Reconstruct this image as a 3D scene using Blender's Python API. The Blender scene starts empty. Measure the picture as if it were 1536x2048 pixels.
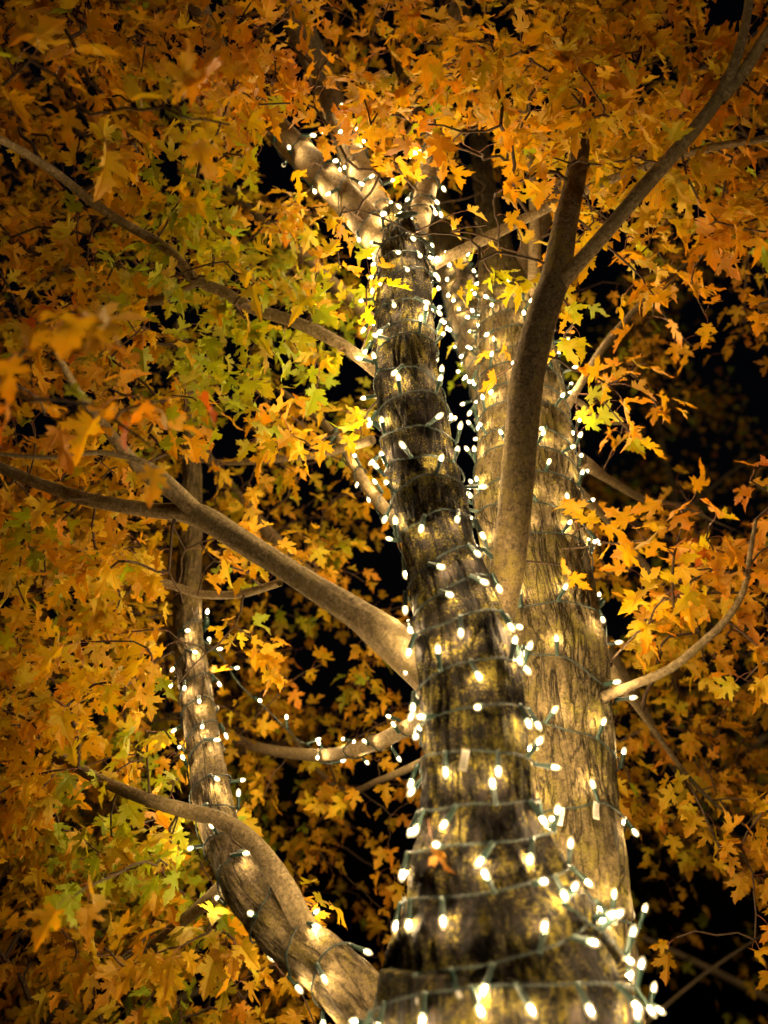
import bpy, math, random
import numpy as np
from mathutils import Vector, Matrix, noise, geometry

random.seed(11)
RNG = np.random.default_rng(11)
sc = bpy.context.scene
col = sc.collection
R = math.radians

# ------------------------------------------------------------------ camera
CAM_Z, PITCH, VFOV = 1.5, 35.0, 67.0
cam_d = bpy.data.cameras.new('camera')
cam = bpy.data.objects.new('camera', cam_d)
col.objects.link(cam)
cam.location = (0, 0, CAM_Z)
cam.rotation_euler = (R(90 + PITCH), 0, 0)
cam_d.sensor_fit = 'VERTICAL'
cam_d.sensor_height = 36
cam_d.sensor_width = 27
cam_d.lens = 18 / math.tan(R(VFOV / 2))
cam_d.clip_start = 0.05
cam_d.clip_end = 2000
cam_d.dof.use_dof = True
cam_d.dof.focus_distance = 1.6
cam_d.dof.aperture_fstop = 1.95
sc.camera = cam

# ------------------------------------------------------------------ night sky, faint sun lamp standing for the town's glow, exposure
SUN_EL, SUN_AZ = 12.0, 150.0
world = bpy.data.worlds.new('World')
sc.world = world
world.use_nodes = True
wn = world.node_tree
wn.nodes.clear()
sky = wn.nodes.new('ShaderNodeTexSky')
sky.sky_type = 'NISHITA'
sky.sun_disc = False
sky.sun_elevation = R(-4)
sky.sun_rotation = R(SUN_AZ)
bg = wn.nodes.new('ShaderNodeBackground')
bg.inputs['Strength'].default_value = 0.05
wo = wn.nodes.new('ShaderNodeOutputWorld')
wn.links.new(sky.outputs[0], bg.inputs[0])
wn.links.new(bg.outputs[0], wo.inputs[0])
sun_d = bpy.data.lights.new('sun', 'SUN')
sun_d.energy = 0.5
sun_d.angle = R(12)
sun_d.color = (1.0, 0.72, 0.42)
sun = bpy.data.objects.new('sun', sun_d)
col.objects.link(sun)
sdir = Vector((math.sin(R(SUN_AZ)) * math.cos(R(SUN_EL)), math.cos(R(SUN_AZ)) * math.cos(R(SUN_EL)), math.sin(R(SUN_EL))))
sun.rotation_euler = sdir.to_track_quat('Z', 'Y').to_euler()
sun.location = (0, -6, 6)

BULB_STRENGTH = 1300.0
sc.view_settings.view_transform = 'Standard'
sc.view_settings.look = 'None'
sc.view_settings.exposure = 0.35
sc.view_settings.gamma = 1.0
sc.render.engine = 'CYCLES'
cy = sc.cycles
cy.use_denoising = True
try:
    cy.denoiser = 'OPENIMAGEDENOISE'
    cy.denoising_input_passes = 'RGB_ALBEDO_NORMAL'
except Exception:
    pass
cy.sample_clamp_direct = 0.0
cy.sample_clamp_indirect = 2.0
cy.max_bounces = 3
cy.diffuse_bounces = 2
cy.glossy_bounces = 2
cy.transmission_bounces = 4
cy.use_light_tree = True
cy.use_adaptive_sampling = True
cy.adaptive_threshold = 0.03
cy.caustics_reflective = False
cy.caustics_refractive = False

# ------------------------------------------------------------------ view geometry (used to lay the tree out at real distances)
FPX = 1024 / math.tan(R(VFOV / 2))
_c, _s = math.cos(R(PITCH)), math.sin(R(PITCH))
FWD = np.array([0, _c, _s]); UP = np.array([0, -_s, _c]); RGT = np.array([1.0, 0, 0])
CAM = np.array([0, 0, CAM_Z])


def ray(px, py):
    return FWD + RGT * (px - 768) / FPX + UP * (1024 - py) / FPX


def at(px, py, d=None, Y=None):
    r = ray(px, py)
    if d is None:
        d = Y / r[1]
    return CAM + r * d, d


def project(P):
    v = P - CAM
    d = v @ FWD
    return 768 + FPX * (v @ RGT) / d, 1024 - FPX * (v @ UP) / d, d


# ------------------------------------------------------------------ object helpers
def link(name, data=None, parent=None):
    o = bpy.data.objects.new(name, data)
    col.objects.link(o)
    if parent is not None:
        o.parent = parent
    return o


def thing(name, label, cat, loc=(0, 0, 0), group=None):
    o = link(name)
    o.empty_display_size = 0.1
    o.location = loc
    tag(o, label, cat, group)
    return o


def tag(o, label, cat, group=None):
    o['label'] = label
    o['category'] = cat
    if group:
        o['group'] = group


def local(P, parent):
    return np.asarray(P) - np.array(parent.location) if parent is not None else np.asarray(P)


def mesh_np(name, V, F, mats, smooth=True, mat_idx=None):
    """V (n,3), F list of tuples or (m,k) array"""
    me = bpy.data.meshes.new(name)
    F = np.asarray(F, dtype=np.int32)
    k = F.shape[1]
    me.vertices.add(len(V))
    me.vertices.foreach_set('co', np.asarray(V, np.float32).ravel())
    me.loops.add(F.size)
    me.loops.foreach_set('vertex_index', F.ravel())
    me.polygons.add(len(F))
    me.polygons.foreach_set('loop_start', np.arange(0, F.size, k, dtype=np.int32))
    for m in mats:
        me.materials.append(m)
    if mat_idx is not None:
        me.polygons.foreach_set('material_index', np.asarray(mat_idx, np.int32))
    me.polygons.foreach_set('use_smooth', np.full(len(F), smooth))
    me.update(calc_edges=True)
    return me


# ------------------------------------------------------------------ materials
class NT:
    def __init__(self, name):
        self.m = bpy.data.materials.new(name)
        self.m.use_nodes = True
        self.t = self.m.node_tree
        self.t.nodes.clear()
        self.out = self.t.nodes.new('ShaderNodeOutputMaterial')

    def n(self, kind, **kw):
        nd = self.t.nodes.new('ShaderNode' + kind)
        for k, v in kw.items():
            if k.startswith('_'):
                setattr(nd, k[1:], v)
            else:
                key = k.replace('__', ' ')
                if isinstance(v, bpy.types.NodeSocket):
                    self.t.links.new(v, nd.inputs[key])
                else:
                    nd.inputs[key].default_value = v
        return nd

    def lk(self, a, b):
        self.t.links.new(a, b)

    def math(self, op, a, b=None, c=None):
        nd = self.t.nodes.new('ShaderNodeMath')
        nd.operation = op
        for i, v in enumerate((a, b, c)):
            if v is None:
                continue
            if isinstance(v, bpy.types.NodeSocket):
                self.t.links.new(v, nd.inputs[i])
            else:
                nd.inputs[i].default_value = v
        return nd.outputs[0]

    def mix(self, fac, a, b, mode='MIX'):
        nd = self.t.nodes.new('ShaderNodeMix')
        nd.data_type = 'RGBA'
        nd.blend_type = mode
        for i, v in ((0, fac), (6, a), (7, b)):
            if isinstance(v, bpy.types.NodeSocket):
                self.t.links.new(v, nd.inputs[i])
            else:
                nd.inputs[i].default_value = v if i == 0 else (*v, 1)
        return nd.outputs[2]

    def ramp(self, fac, a, b):
        nd = self.t.nodes.new('ShaderNodeMapRange')
        nd.interpolation_type = 'SMOOTHSTEP'
        self.t.links.new(fac, nd.inputs[0])
        nd.inputs[1].default_value = a
        nd.inputs[2].default_value = b
        return nd.outputs[0]


def bark_material(name, dark, light, moss, moss_amt, furrow, scale=1.0, stretch=0.4, cw=0.06):
    t = NT(name)
    a = t.n('Attribute', _attribute_name='bark_co')
    st = t.n('VectorMath', _operation='MULTIPLY')
    t.lk(a.outputs['Vector'], st.inputs[0])
    st.inputs[1].default_value = (1, 1, 0.16)
    st2 = t.n('VectorMath', _operation='MULTIPLY')
    t.lk(a.outputs['Vector'], st2.inputs[0])
    st2.inputs[1].default_value = (1, 1, stretch)
    ridge = t.n('TexNoise', Vector=st2.outputs[0], Scale=110 * scale, Detail=6.0, Roughness=0.68)
    f1 = t.n('TexNoise', Vector=st.outputs[0], Scale=44 * scale, Detail=4.0, Roughness=0.55, Distortion=0.5)
    f2 = t.n('TexNoise', Vector=a.outputs['Vector'], Scale=70 * scale, Detail=4.0, Roughness=0.6, Distortion=0.8)
    wob = t.n('TexNoise', Vector=a.outputs['Vector'], Scale=13.0, Detail=5.0, Roughness=0.65)
    fine = t.n('TexNoise', Vector=a.outputs['Vector'], Scale=360.0, Detail=4.0, Roughness=0.75)
    mott = t.n('TexNoise', Vector=a.outputs['Vector'], Scale=48.0, Detail=6.0, Roughness=0.7)
    c1 = t.ramp(t.math('ABSOLUTE', t.math('SUBTRACT', f1.outputs[0], 0.5)), 0.002, cw)
    c2 = t.ramp(t.math('ABSOLUTE', t.math('SUBTRACT', f2.outputs[0], 0.5)), 0.0, 0.030)
    crack = t.math('MULTIPLY', c1, t.math('ADD', 0.55, t.math('MULTIPLY', c2, 0.45)))
    c = t.mix(t.ramp(ridge.outputs[0], 0.32, 0.68), dark, light)
    c = t.mix(t.ramp(mott.outputs[0], 0.44, 0.62), c, tuple(0.5 * x for x in light))
    c = t.mix(t.math('MULTIPLY', t.ramp(fine.outputs[0], 0.52, 0.66), 0.5), c, tuple(0.4 * x for x in dark))
    c = t.mix(t.math('MULTIPLY', t.math('SUBTRACT', 1.0, crack), furrow), c, tuple(0.2 * x for x in dark))
    grain = t.n('TexNoise', Vector=a.outputs['Vector'], Scale=165.0, Detail=4.0, Roughness=0.75)
    st3 = t.n('VectorMath', _operation='MULTIPLY')
    t.lk(a.outputs['Vector'], st3.inputs[0])
    st3.inputs[1].default_value = (1, 1, 4.5)
    lent = t.n('TexNoise', Vector=st3.outputs[0], Scale=52.0, Detail=3.0, Roughness=0.6)
    c = t.mix(t.math('MULTIPLY', t.ramp(grain.outputs[0], 0.50, 0.62), 0.75), c, tuple(0.45 * x for x in dark))
    c = t.mix(t.math('MULTIPLY', t.ramp(lent.outputs[0], 0.58, 0.68), 0.8 * (1 - furrow)), c, tuple(0.5 * x for x in dark))
    mm = t.math('ADD', wob.outputs[0], t.math('MULTIPLY', t.math('SUBTRACT', mott.outputs[0], 0.5), 0.9))
    mm = t.math('ADD', mm, t.math('MULTIPLY', t.math('SUBTRACT', fine.outputs[0], 0.5), 1.3))
    mk = t.math('MULTIPLY', t.ramp(mm, 0.64 - 0.3 * moss_amt, 0.80 - 0.3 * moss_amt), 0.85)
    mk = t.math('MULTIPLY', mk, t.math('ADD', 0.45, t.math('MULTIPLY', crack, 0.55)))
    mc = t.mix(fine.outputs[0], tuple(0.5 * x for x in moss), tuple(1.35 * x for x in moss))
    c = t.mix(mk, c, mc)
    h = t.math('ADD', t.math('MULTIPLY', ridge.outputs[0], 0.6), t.math('MULTIPLY', crack, 0.8 * furrow))
    h = t.math('ADD', h, t.math('MULTIPLY', fine.outputs[0], 0.45))
    h = t.math('ADD', h, t.math('MULTIPLY', mott.outputs[0], 0.35))
    h = t.math('ADD', h, t.math('MULTIPLY', grain.outputs[0], 0.6))
    b = t.n('Bump', Strength=1.0, Distance=0.0045 * (0.45 + furrow))
    t.lk(h, b.inputs['Height'])
    p = t.n('BsdfPrincipled', Base__Color=c, Roughness=0.85)
    p.inputs['Specular IOR Level'].default_value = 0.2
    t.lk(b.outputs[0], p.inputs['Normal'])
    t.lk(p.outputs[0], t.out.inputs[0])
    return t.m


M_BARK_OLD = bark_material('old_mossy_bark', (0.0085, 0.0058, 0.0056), (0.034, 0.023, 0.018), (0.22, 0.175, 0.016), 0.40, 1.0)
M_BARK_TAN = bark_material('furrowed_tan_bark', (0.080, 0.058, 0.027), (0.205, 0.150, 0.068), (0.18, 0.15, 0.020), 0.36, 1.0, 0.85, 0.45, 0.035)
M_BARK_SMOOTH = bark_material('smooth_young_bark', (0.135, 0.099, 0.052), (0.350, 0.262, 0.140), (0.20, 0.15, 0.05), 0.30, 0.12, 1.2, 0.9, 0.03)
M_BARK_STEM = bark_material('grainy_stem_bark', (0.060, 0.042, 0.022), (0.230, 0.165, 0.082), (0.21, 0.16, 0.030), 0.36, 0.20, 1.1, 0.8, 0.03)
M_BARK_LIMB = bark_material('rough_limb_bark', (0.065, 0.046, 0.024), (0.225, 0.165, 0.086), (0.21, 0.16, 0.035), 0.34, 0.75, 0.75, 0.6, 0.045)
M_TWIG = bark_material('twig_bark', (0.050, 0.030, 0.018), (0.110, 0.070, 0.042), (0.12, 0.09, 0.04), 0.1, 0.1, 1.5)


def leaf_material(name, single):
    t = NT(name)
    if single:
        base = t.n('ObjectInfo').outputs['Color']
        rnd = t.n('ObjectInfo').outputs['Random']
    else:
        a = t.n('Attribute', _attribute_name='leaf_col')
        base = a.outputs['Color']
        rnd = a.outputs['Alpha']
    uv = t.n('UVMap', _uv_map='blade')
    sx = t.n('SeparateXYZ', Vector=uv.outputs[0])
    x, y = sx.outputs[0], sx.outputs[1]
    vein = None
    for ang in (0, 42, -42, 88, -88):
        dx, dy = math.sin(R(ang)), math.cos(R(ang))
        perp = t.math('ABSOLUTE', t.math('SUBTRACT', t.math('MULTIPLY', x, dy), t.math('MULTIPLY', y, dx)))
        al = t.math('ADD', t.math('MULTIPLY', x, dx), t.math('MULTIPLY', y, dy))
        pen = t.math('ADD', perp, t.math('MULTIPLY', t.math('LESS_THAN', al, 0.0), 1.0))
        vein = pen if vein is None else t.math('MINIMUM', vein, pen)
    vm = t.math('SUBTRACT', 1.0, t.ramp(vein, 0.006, 0.022))
    off = t.n('CombineXYZ', X=t.math('MULTIPLY', rnd, 37.0), Y=t.math('MULTIPLY', rnd, 91.0))
    pv = t.n('VectorMath', _operation='ADD')
    t.lk(uv.outputs[0], pv.inputs[0]); t.lk(off.outputs[0], pv.inputs[1])
    n1 = t.n('TexNoise', Vector=pv.outputs[0], Scale=2.6, Detail=3.0)
    n2 = t.n('TexNoise', Vector=pv.outputs[0], Scale=11.0, Detail=3.0)
    rad = t.n('VectorMath', _operation='LENGTH')
    t.lk(uv.outputs[0], rad.inputs[0])
    edge = t.math('MULTIPLY', t.ramp(rad.outputs['Value'], 0.25, 1.0), n1.outputs[0])
    warm = t.mix(1.0, base, (1.12, 0.62, 0.5), 'MULTIPLY')
    c = t.mix(edge, base, warm)
    c = t.mix(t.ramp(n1.outputs[0], 0.55, 0.75), c, t.mix(1.0, base, (0.75, 0.9, 0.8), 'MULTIPLY'))
    c = t.mix(t.math('MULTIPLY', t.ramp(n2.outputs[0], 0.66, 0.74), 0.75), c, t.mix(1.0, base, (0.34, 0.24, 0.3), 'MULTIPLY'))
    c = t.mix(t.math('MULTIPLY', vm, 0.5), c, t.mix(1.0, base, (1.15, 0.8, 0.9), 'MULTIPLY'))
    b = t.n('Bump', Strength=0.5, Distance=0.004)
    t.lk(t.math('ADD', vm, n2.outputs[0]), b.inputs['Height'])
    p = t.n('BsdfPrincipled', Base__Color=c, Roughness=0.5)
    p.inputs['Specular IOR Level'].default_value = 0.3
    t.lk(b.outputs[0], p.inputs['Normal'])
    tr = t.n('BsdfTranslucent', Color=t.mix(1.0, c, (1.25, 1.1, 0.7), 'MULTIPLY'))
    ms = t.n('MixShader', Fac=0.45)
    t.lk(p.outputs[0], ms.inputs[1]); t.lk(tr.outputs[0], ms.inputs[2])
    t.lk(ms.outputs[0], t.out.inputs[0])
    return t.m


M_LEAF1 = leaf_material('maple_leaf_single', True)
M_LEAFN = leaf_material('maple_leaf_mass', False)


def plain(name, c, rough=0.5, bump=0.0, var=0.25, nscale=120.0):
    t = NT(name)
    tc = t.n('TexCoord')
    n1 = t.n('TexNoise', Vector=tc.outputs['Object'], Scale=nscale, Detail=3.0)
    cc = t.mix(n1.outputs[0], tuple(x * (1 - var) for x in c), tuple(x * (1 + var) for x in c))
    p = t.n('BsdfPrincipled', Base__Color=cc, Roughness=rough)
    if bump:
        b = t.n('Bump', Strength=0.5, Distance=bump)
        t.lk(n1.outputs[0], b.inputs['Height'])
        t.lk(b.outputs[0], p.inputs['Normal'])
    t.lk(p.outputs[0], t.out.inputs[0])
    return t.m


M_PETIOLE = plain('petiole_red', (0.24, 0.085, 0.03), 0.5)
M_WIRE = plain('green_wire_pvc', (0.006, 0.016, 0.012), 0.5)
M_SOCKET = plain('green_socket_plastic', (0.008, 0.028, 0.020), 0.45)
M_TAG = plain('white_paper_tag', (0.62, 0.58, 0.50), 0.7)
M_PRINT = plain('tag_print', (0.10, 0.09, 0.08), 0.7)
M_GROUND = plain('dark_lawn', (0.030, 0.038, 0.016), 0.9, 0.02, 0.5, 6.0)


def bulb_materials():
    t = NT('hot_filament')
    e = t.n('Emission', Color=(1.0, 0.75, 0.43, 1), Strength=BULB_STRENGTH)
    t.lk(e.outputs[0], t.out.inputs[0])
    t.m.cycles.emission_sampling = 'FRONT'
    g = NT('glowing_bulb_glass')
    tr = g.n('BsdfTransparent', Color=(1.0, 0.93, 0.78, 1))
    e = g.n('Emission', Color=(1.0, 0.72, 0.34, 1), Strength=2.2)
    ms = g.n('MixShader', Fac=0.30)
    g.lk(tr.outputs[0], ms.inputs[1]); g.lk(e.outputs[0], ms.inputs[2])
    g.lk(ms.outputs[0], g.out.inputs[0])
    g.m.cycles.emission_sampling = 'NONE'
    return t.m, g.m


M_FILAMENT, M_GLASS = bulb_materials()

# ------------------------------------------------------------------ ground
gs = 60
gx = np.linspace(-300, 300, gs + 1)
GV = np.array([(x, y, 0.0) for y in gx for x in gx])
GF = [(j * (gs + 1) + i, j * (gs + 1) + i + 1, (j + 1) * (gs + 1) + i + 1, (j + 1) * (gs + 1) + i) for j in range(gs) for i in range(gs)]
ground = link('ground', mesh_np('ground', GV, GF, [M_GROUND]))
ground['kind'] = 'structure'


# ------------------------------------------------------------------ woody tubes
def smooth_path(pts, rad, step):
    """Catmull-Rom through pts, resampled about every step metres"""
    P = np.asarray(pts, float); r = np.asarray(rad, float)
    Q = np.vstack([2 * P[0] - P[1], P, 2 * P[-1] - P[-2]])
    rr = np.concatenate([[r[0]], r, [r[-1]]])
    out, ro = [], []
    for i in range(1, len(Q) - 2):
        n = max(2, int(np.linalg.norm(Q[i + 1] - Q[i]) / step))
        for k in range(n):
            u = k / n
            a, b, c, d = Q[i - 1], Q[i], Q[i + 1], Q[i + 2]
            out.append(0.5 * ((2 * b) + (c - a) * u + (2 * a - 5 * b + 4 * c - d) * u * u + (3 * b - a - 3 * c + d) * u ** 3))
            w = u * u * (3 - 2 * u)
            ro.append(rr[i] * (1 - w) + rr[i + 1] * w)
    out.append(P[-1]); ro.append(r[-1])
    return np.array(out), np.array(ro)


def frames(P):
    T = np.gradient(P, axis=0)
    T /= np.linalg.norm(T, axis=1)[:, None] + 1e-12
    N = np.zeros_like(T)
    ref = np.array([0, -1.0, 0.1])
    v = ref - T[0] * (ref @ T[0])
    N[0] = v / np.linalg.norm(v)
    for i in range(1, len(T)):
        v = N[i - 1] - T[i] * (N[i - 1] @ T[i])
        N[i] = v / (np.linalg.norm(v) + 1e-12)
    return T, N, np.cross(T, N)


class Wood:
    """a stem or branch: centreline, radii and the surface the wires lie on"""

    def __init__(self, pts, rad, step=0.02, seed=0, lump=0.0, flute=0.0):
        self.P, self.r = smooth_path(pts, rad, step)
        self.T, self.N, self.B = frames(self.P)
        self.s = np.concatenate([[0], np.cumsum(np.linalg.norm(np.diff(self.P, axis=0), axis=1))])
        self.seed, self.lump, self.flute = seed, lump, flute

    def rel(self, th, s, r):
        """relative swelling of the outline at angle th, length s"""
        c, q = math.cos(th), math.sin(th)
        v = self.lump * noise.noise(Vector((c * 1.1 + self.seed * 7.3, q * 1.1, s * 4.5)))
        v += 0.4 * self.lump * noise.noise(Vector((c * 2.7 + self.seed * 3.1, q * 2.7, s * 9.0)))
        if self.flute:
            v += self.flute * noise.noise(Vector((c * 2.0 + self.seed, q * 2.0, s * 0.7)))
        return v

    def surf(self, s, th, off=0.0):
        P = np.array([np.interp(s, self.s, self.P[:, k]) for k in range(3)])
        N = np.array([np.interp(s, self.s, self.N[:, k]) for k in range(3)])
        B = np.array([np.interp(s, self.s, self.B[:, k]) for k in range(3)])
        r = np.interp(s, self.s, self.r)
        o = N * math.cos(th) + B * math.sin(th)
        o /= np.linalg.norm(o)
        return P + o * (r * (1 + self.rel(th, s, r)) + off), o

    def mesh(self, name, mat, parent, sides=24, furrow=0.0, fscale=60.0):
        n = len(self.P)
        th = np.linspace(0, 2 * math.pi, sides, endpoint=False)
        V = np.zeros((n, sides, 3)); C = np.zeros((n, sides, 3))
        for i in range(n):
            for j in range(sides):
                r = self.r[i]
                q = 1 + self.rel(th[j], self.s[i], r) if (self.lump or self.flute) else 1.0
                rr = r * q
                cx, sy = math.cos(th[j]), math.sin(th[j])
                if furrow:
                    w = noise.noise(Vector((cx * r * fscale + self.seed * 5, sy * r * fscale, self.s[i] * fscale * 0.2)))
                    w2 = noise.noise(Vector((cx * r * fscale * 2.2 + self.seed * 5, sy * r * fscale * 2.2, self.s[i] * fscale * 0.5)))
                    rr -= furrow * (1 - min(1.0, abs(w) * 4)) ** 1.5 - 0.35 * furrow * w2
                V[i, j] = self.P[i] + (self.N[i] * cx + self.B[i] * sy) * rr
                C[i, j] = (cx * r, sy * r, self.s[i] + self.seed * 1.7)
        V = V.reshape(-1, 3)
        ii, jj = np.meshgrid(np.arange(n - 1), np.arange(sides), indexing='ij')
        a = ii * sides + jj; b = ii * sides + (jj + 1) % sides
        F = np.stack([a, b, b + sides, a + sides], -1).reshape(-1, 4)
        me = mesh_np(name, local(V, parent), F, [mat])
        at_ = me.attributes.new('bark_co', 'FLOAT_VECTOR', 'POINT')
        at_.data.foreach_set('vector', C.reshape(-1, 3).astype(np.float32).ravel())
        return link(name, me, parent)


def px_path(rows):
    """rows of (px, py, width_px, distance along the view axis)"""
    pts, rad = [], []
    for px, py, w, d in rows:
        p, dd = at(px, py, d=d)
        pts.append(p); rad.append(w / 2 / FPX * dd)
    return pts, rad


def px_stem(rows):
    """rows of (px, py, width_px, horizontal distance Y)"""
    pts, rad = [], []
    for px, py, w, Y in rows:
        p, dd = at(px, py, Y=Y)
        pts.append(p); rad.append(w / 2 / FPX * dd)
    return pts, rad


tree_base = np.array([0.17, 1.30, 0.0])
tree = thing('maple_tree', 'multi-stemmed maple in golden autumn leaf, its stems wound with fairy lights', 'tree', tuple(tree_base))

WOODS = {}


def wood(key, name, pr, mat, sides=24, step=0.02, lump=0.05, flute=0.0, furrow=0.0, fscale=60.0, label=None):
    w = Wood(pr[0], pr[1], step, seed=len(WOODS) + 1, lump=lump, flute=flute)
    o = w.mesh(name, mat, tree, sides, furrow, fscale)
    if label:
        o['label'] = label
    WOODS[key] = w
    w.obj = o
    return w


# front stem: thick mossy bark, down to the root flare
pf = px_stem([(1010, 2048, 505, 1.27), (1006, 1960, 460, 1.26), (988, 1850, 400, 1.24), (970, 1740, 318, 1.22), (957, 1620, 232, 1.195), (950, 1500, 216, 1.18),
              (940, 1390, 210, 1.17), (925, 1290, 198, 1.165), (903, 1190, 172, 1.16), (878, 1100, 150, 1.155), (856, 1000, 146, 1.15),
              (836, 900, 140, 1.15), (819, 800, 134, 1.15), (810, 700, 122, 1.15), (808, 600, 112, 1.15), (806, 530, 100, 1.15), (800, 480, 84, 1.15), (794, 430, 60, 1.15)])
base_pts = [np.array([0.16, 1.26, -0.05]), np.array([0.155, 1.25, 0.35]), np.array([0.15, 1.24, 0.9])]
pf = (base_pts + pf[0], [0.36, 0.27, 0.20] + pf[1])
WF = wood('F', 'trunk', pf, M_BARK_OLD, sides=180, step=0.008, lump=0.06, flute=0.07, furrow=0.006, fscale=66, label='thick front stem with dark mossy bark')
# right stem: tan furrowed bark
pr_ = px_stem([(1165, 2048, 250, 1.44), (1160, 1900, 226, 1.44), (1150, 1750, 208, 1.44), (1140, 1600, 190, 1.44), (1122, 1450, 205, 1.44), (1108, 1300, 205, 1.44),
               (1075, 1150, 215, 1.44), (1055, 1000, 208, 1.45), (1050, 900, 192, 1.46), (1042, 800, 172, 1.47), (1030, 700, 150, 1.49), (1012, 600, 110, 1.52),
               (990, 500, 70, 1.58), (970, 380, 44, 1.66), (950, 220, 32, 1.75), (930, 20, 22, 1.85)])
pr_ = ([np.array([0.24, 1.40, -0.05]), np.array([0.27, 1.42, 0.5]), np.array([0.30, 1.43, 1.1])] + pr_[0], [0.26, 0.15, 0.115] + pr_[1])
WR = wood('R', 'trunk', pr_, M_BARK_TAN, sides=180, step=0.007, lump=0.04, furrow=0.007, fscale=70, label='right stem with tan furrowed bark')
# bare middle stem rising from the fork
WM = wood('M', 'stem', px_path([(945, 1320, 80, 1.29), (985, 1240, 76, 1.33), (1008, 1170, 72, 1.352), (1025, 1060, 68, 1.35), (1040, 900, 68, 1.37), (1056, 750, 68, 1.40), (1088, 620, 63, 1.43), (1110, 560, 59, 1.46),
                                (1130, 450, 50, 1.53), (1148, 370, 43, 1.60), (1165, 270, 36, 1.70), (1182, 150, 28, 1.84), (1195, -20, 18, 2.0)]), M_BARK_STEM, sides=40, step=0.014, lump=0.05, furrow=0.0012, fscale=160)
# lower left limb
pl = px_path([(870, 2200, 200, 1.30), (790, 2080, 165, 1.29), (715, 1995, 116, 1.30), (645, 1925, 104, 1.33), (560, 1855, 96, 1.38), (492, 1780, 86, 1.44), (452, 1700, 78, 1.52), (424, 1600, 76, 1.64), (408, 1500, 68, 1.78),
              (394, 1400, 62, 1.92), (381, 1300, 60, 2.05), (375, 1230, 57, 2.14), (378, 1130, 50, 2.28), (384, 1000, 42, 2.45), (380, 850, 34, 2.62), (360, 650, 26, 2.8)])
WL = wood('LL', 'limb', pl, M_BARK_LIMB, sides=90, step=0.009, lump=0.12, furrow=0.0045, fscale=80)
WLb = wood('LLb', 'branch', px_path([(640, 1905, 48, 1.33), (606, 1850, 50, 1.35), (580, 1795, 46, 1.38), (545, 1735, 42, 1.42), (500, 1680, 37, 1.46), (440, 1640, 34, 1.49), (375, 1622, 30, 1.50), (300, 1600, 26, 1.5),
                                     (200, 1560, 22, 1.6), (90, 1500, 18, 1.75), (-60, 1440, 14, 1.9)]), M_BARK_SMOOTH, sides=28, step=0.014, lump=0.07, furrow=0.0015, fscale=110)
# big bare branch to the left
WL1 = wood('L1', 'branch', px_path([(900, 1400, 90, 1.28), (840, 1322, 77, 1.29), (780, 1272, 69, 1.31), (700, 1220, 59, 1.35), (620, 1170, 52, 1.39), (560, 1130, 49, 1.42), (480, 1080, 48, 1.46), (405, 1034, 52, 1.5), (355, 1024, 38, 1.515), (300, 1020, 31, 1.53),
                                    (180, 1000, 28, 1.55), (80, 968, 25, 1.57), (-20, 928, 23, 1.58), (-160, 880, 18, 1.6)]), M_BARK_SMOOTH, sides=44, step=0.014, lump=0.09, furrow=0.0016, fscale=110)
wood('L1b', 'branch', px_path([(405, 1040, 40, 1.5), (355, 990, 34, 1.5), (300, 955, 29, 1.5), (262, 918, 26, 1.49), (215, 860, 22, 1.46), (160, 790, 17, 1.4), (110, 700, 12, 1.3)]), M_BARK_SMOOTH, sides=18, lump=0.06)
wood('L1c', 'branch', px_path([(392, 1010, 16, 1.48), (340, 960, 14, 1.45), (290, 925, 12, 1.43), (200, 905, 11, 1.42), (100, 915, 9, 1.4), (-40, 905, 7, 1.4)]), M_BARK_SMOOTH, sides=12)
wood('L1d', 'branch', px_path([(900, 1420, 56, 1.55), (830, 1350, 43, 1.75), (740, 1270, 35, 2.0), (660, 1190, 29, 2.25), (560, 1090, 25, 2.5), (450, 960, 21, 2.8), (330, 800, 17, 3.1)]), M_BARK_SMOOTH, sides=18, lump=0.06)
# upper left branch
WL2 = wood('L2', 'branch', px_path([(800, 790, 31, 1.6), (748, 738, 26, 1.62), (680, 688, 25, 1.64), (600, 648, 25, 1.66), (500, 614, 24, 1.68), (440, 580, 23, 1.68), (395, 562, 21, 1.68), (330, 495, 20, 1.66), (250, 448, 19, 1.63),
                                    (180, 400, 19, 1.59), (120, 352, 18, 1.54), (60, 312, 16, 1.48), (-10, 275, 15, 1.4), (-120, 240, 13, 1.28)]), M_BARK_SMOOTH, sides=26, lump=0.08)
wood('L2b', 'branch', px_path([(-90, 250, 18, 1.31), (-150, 380, 16, 1.15), (-140, 560, 14, 1.06), (-60, 720, 12, 1.0), (60, 800, 9, 0.98)]), M_BARK_SMOOTH, sides=12)
# crown forks
WU1 = wood('U1', 'branch', px_path([(806, 560, 71, 1.80), (770, 490, 70, 1.86), (715, 425, 66, 1.93), (650, 355, 61, 2.0), (585, 290, 56, 2.08), (520, 220, 49, 2.15), (450, 120, 42, 2.2), (400, 20, 39, 2.2), (350, -90, 34, 2.2)]), M_BARK_SMOOTH, sides=32, lump=0.06, furrow=0.001, fscale=120)
WU2 = wood('U2', 'branch', px_path([(812, 550, 60, 1.84), (780, 470, 56, 1.94), (735, 375, 53, 2.06), (690, 275, 49, 2.2), (650, 170, 51, 2.35), (595, 40, 56, 2.45), (560, -70, 51, 2.5)]), M_BARK_SMOOTH, sides=30, lump=0.06, furrow=0.001, fscale=120)
WU3 = wood('U3', 'branch', px_path([(812, 540, 70, 1.83), (830, 460, 50, 1.9), (850, 390, 44, 1.98), (866, 290, 38, 2.05), (890, 150, 32, 2.1), (920, -30, 26, 2.1)]), M_BARK_SMOOTH, sides=24, lump=0.06)
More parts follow.
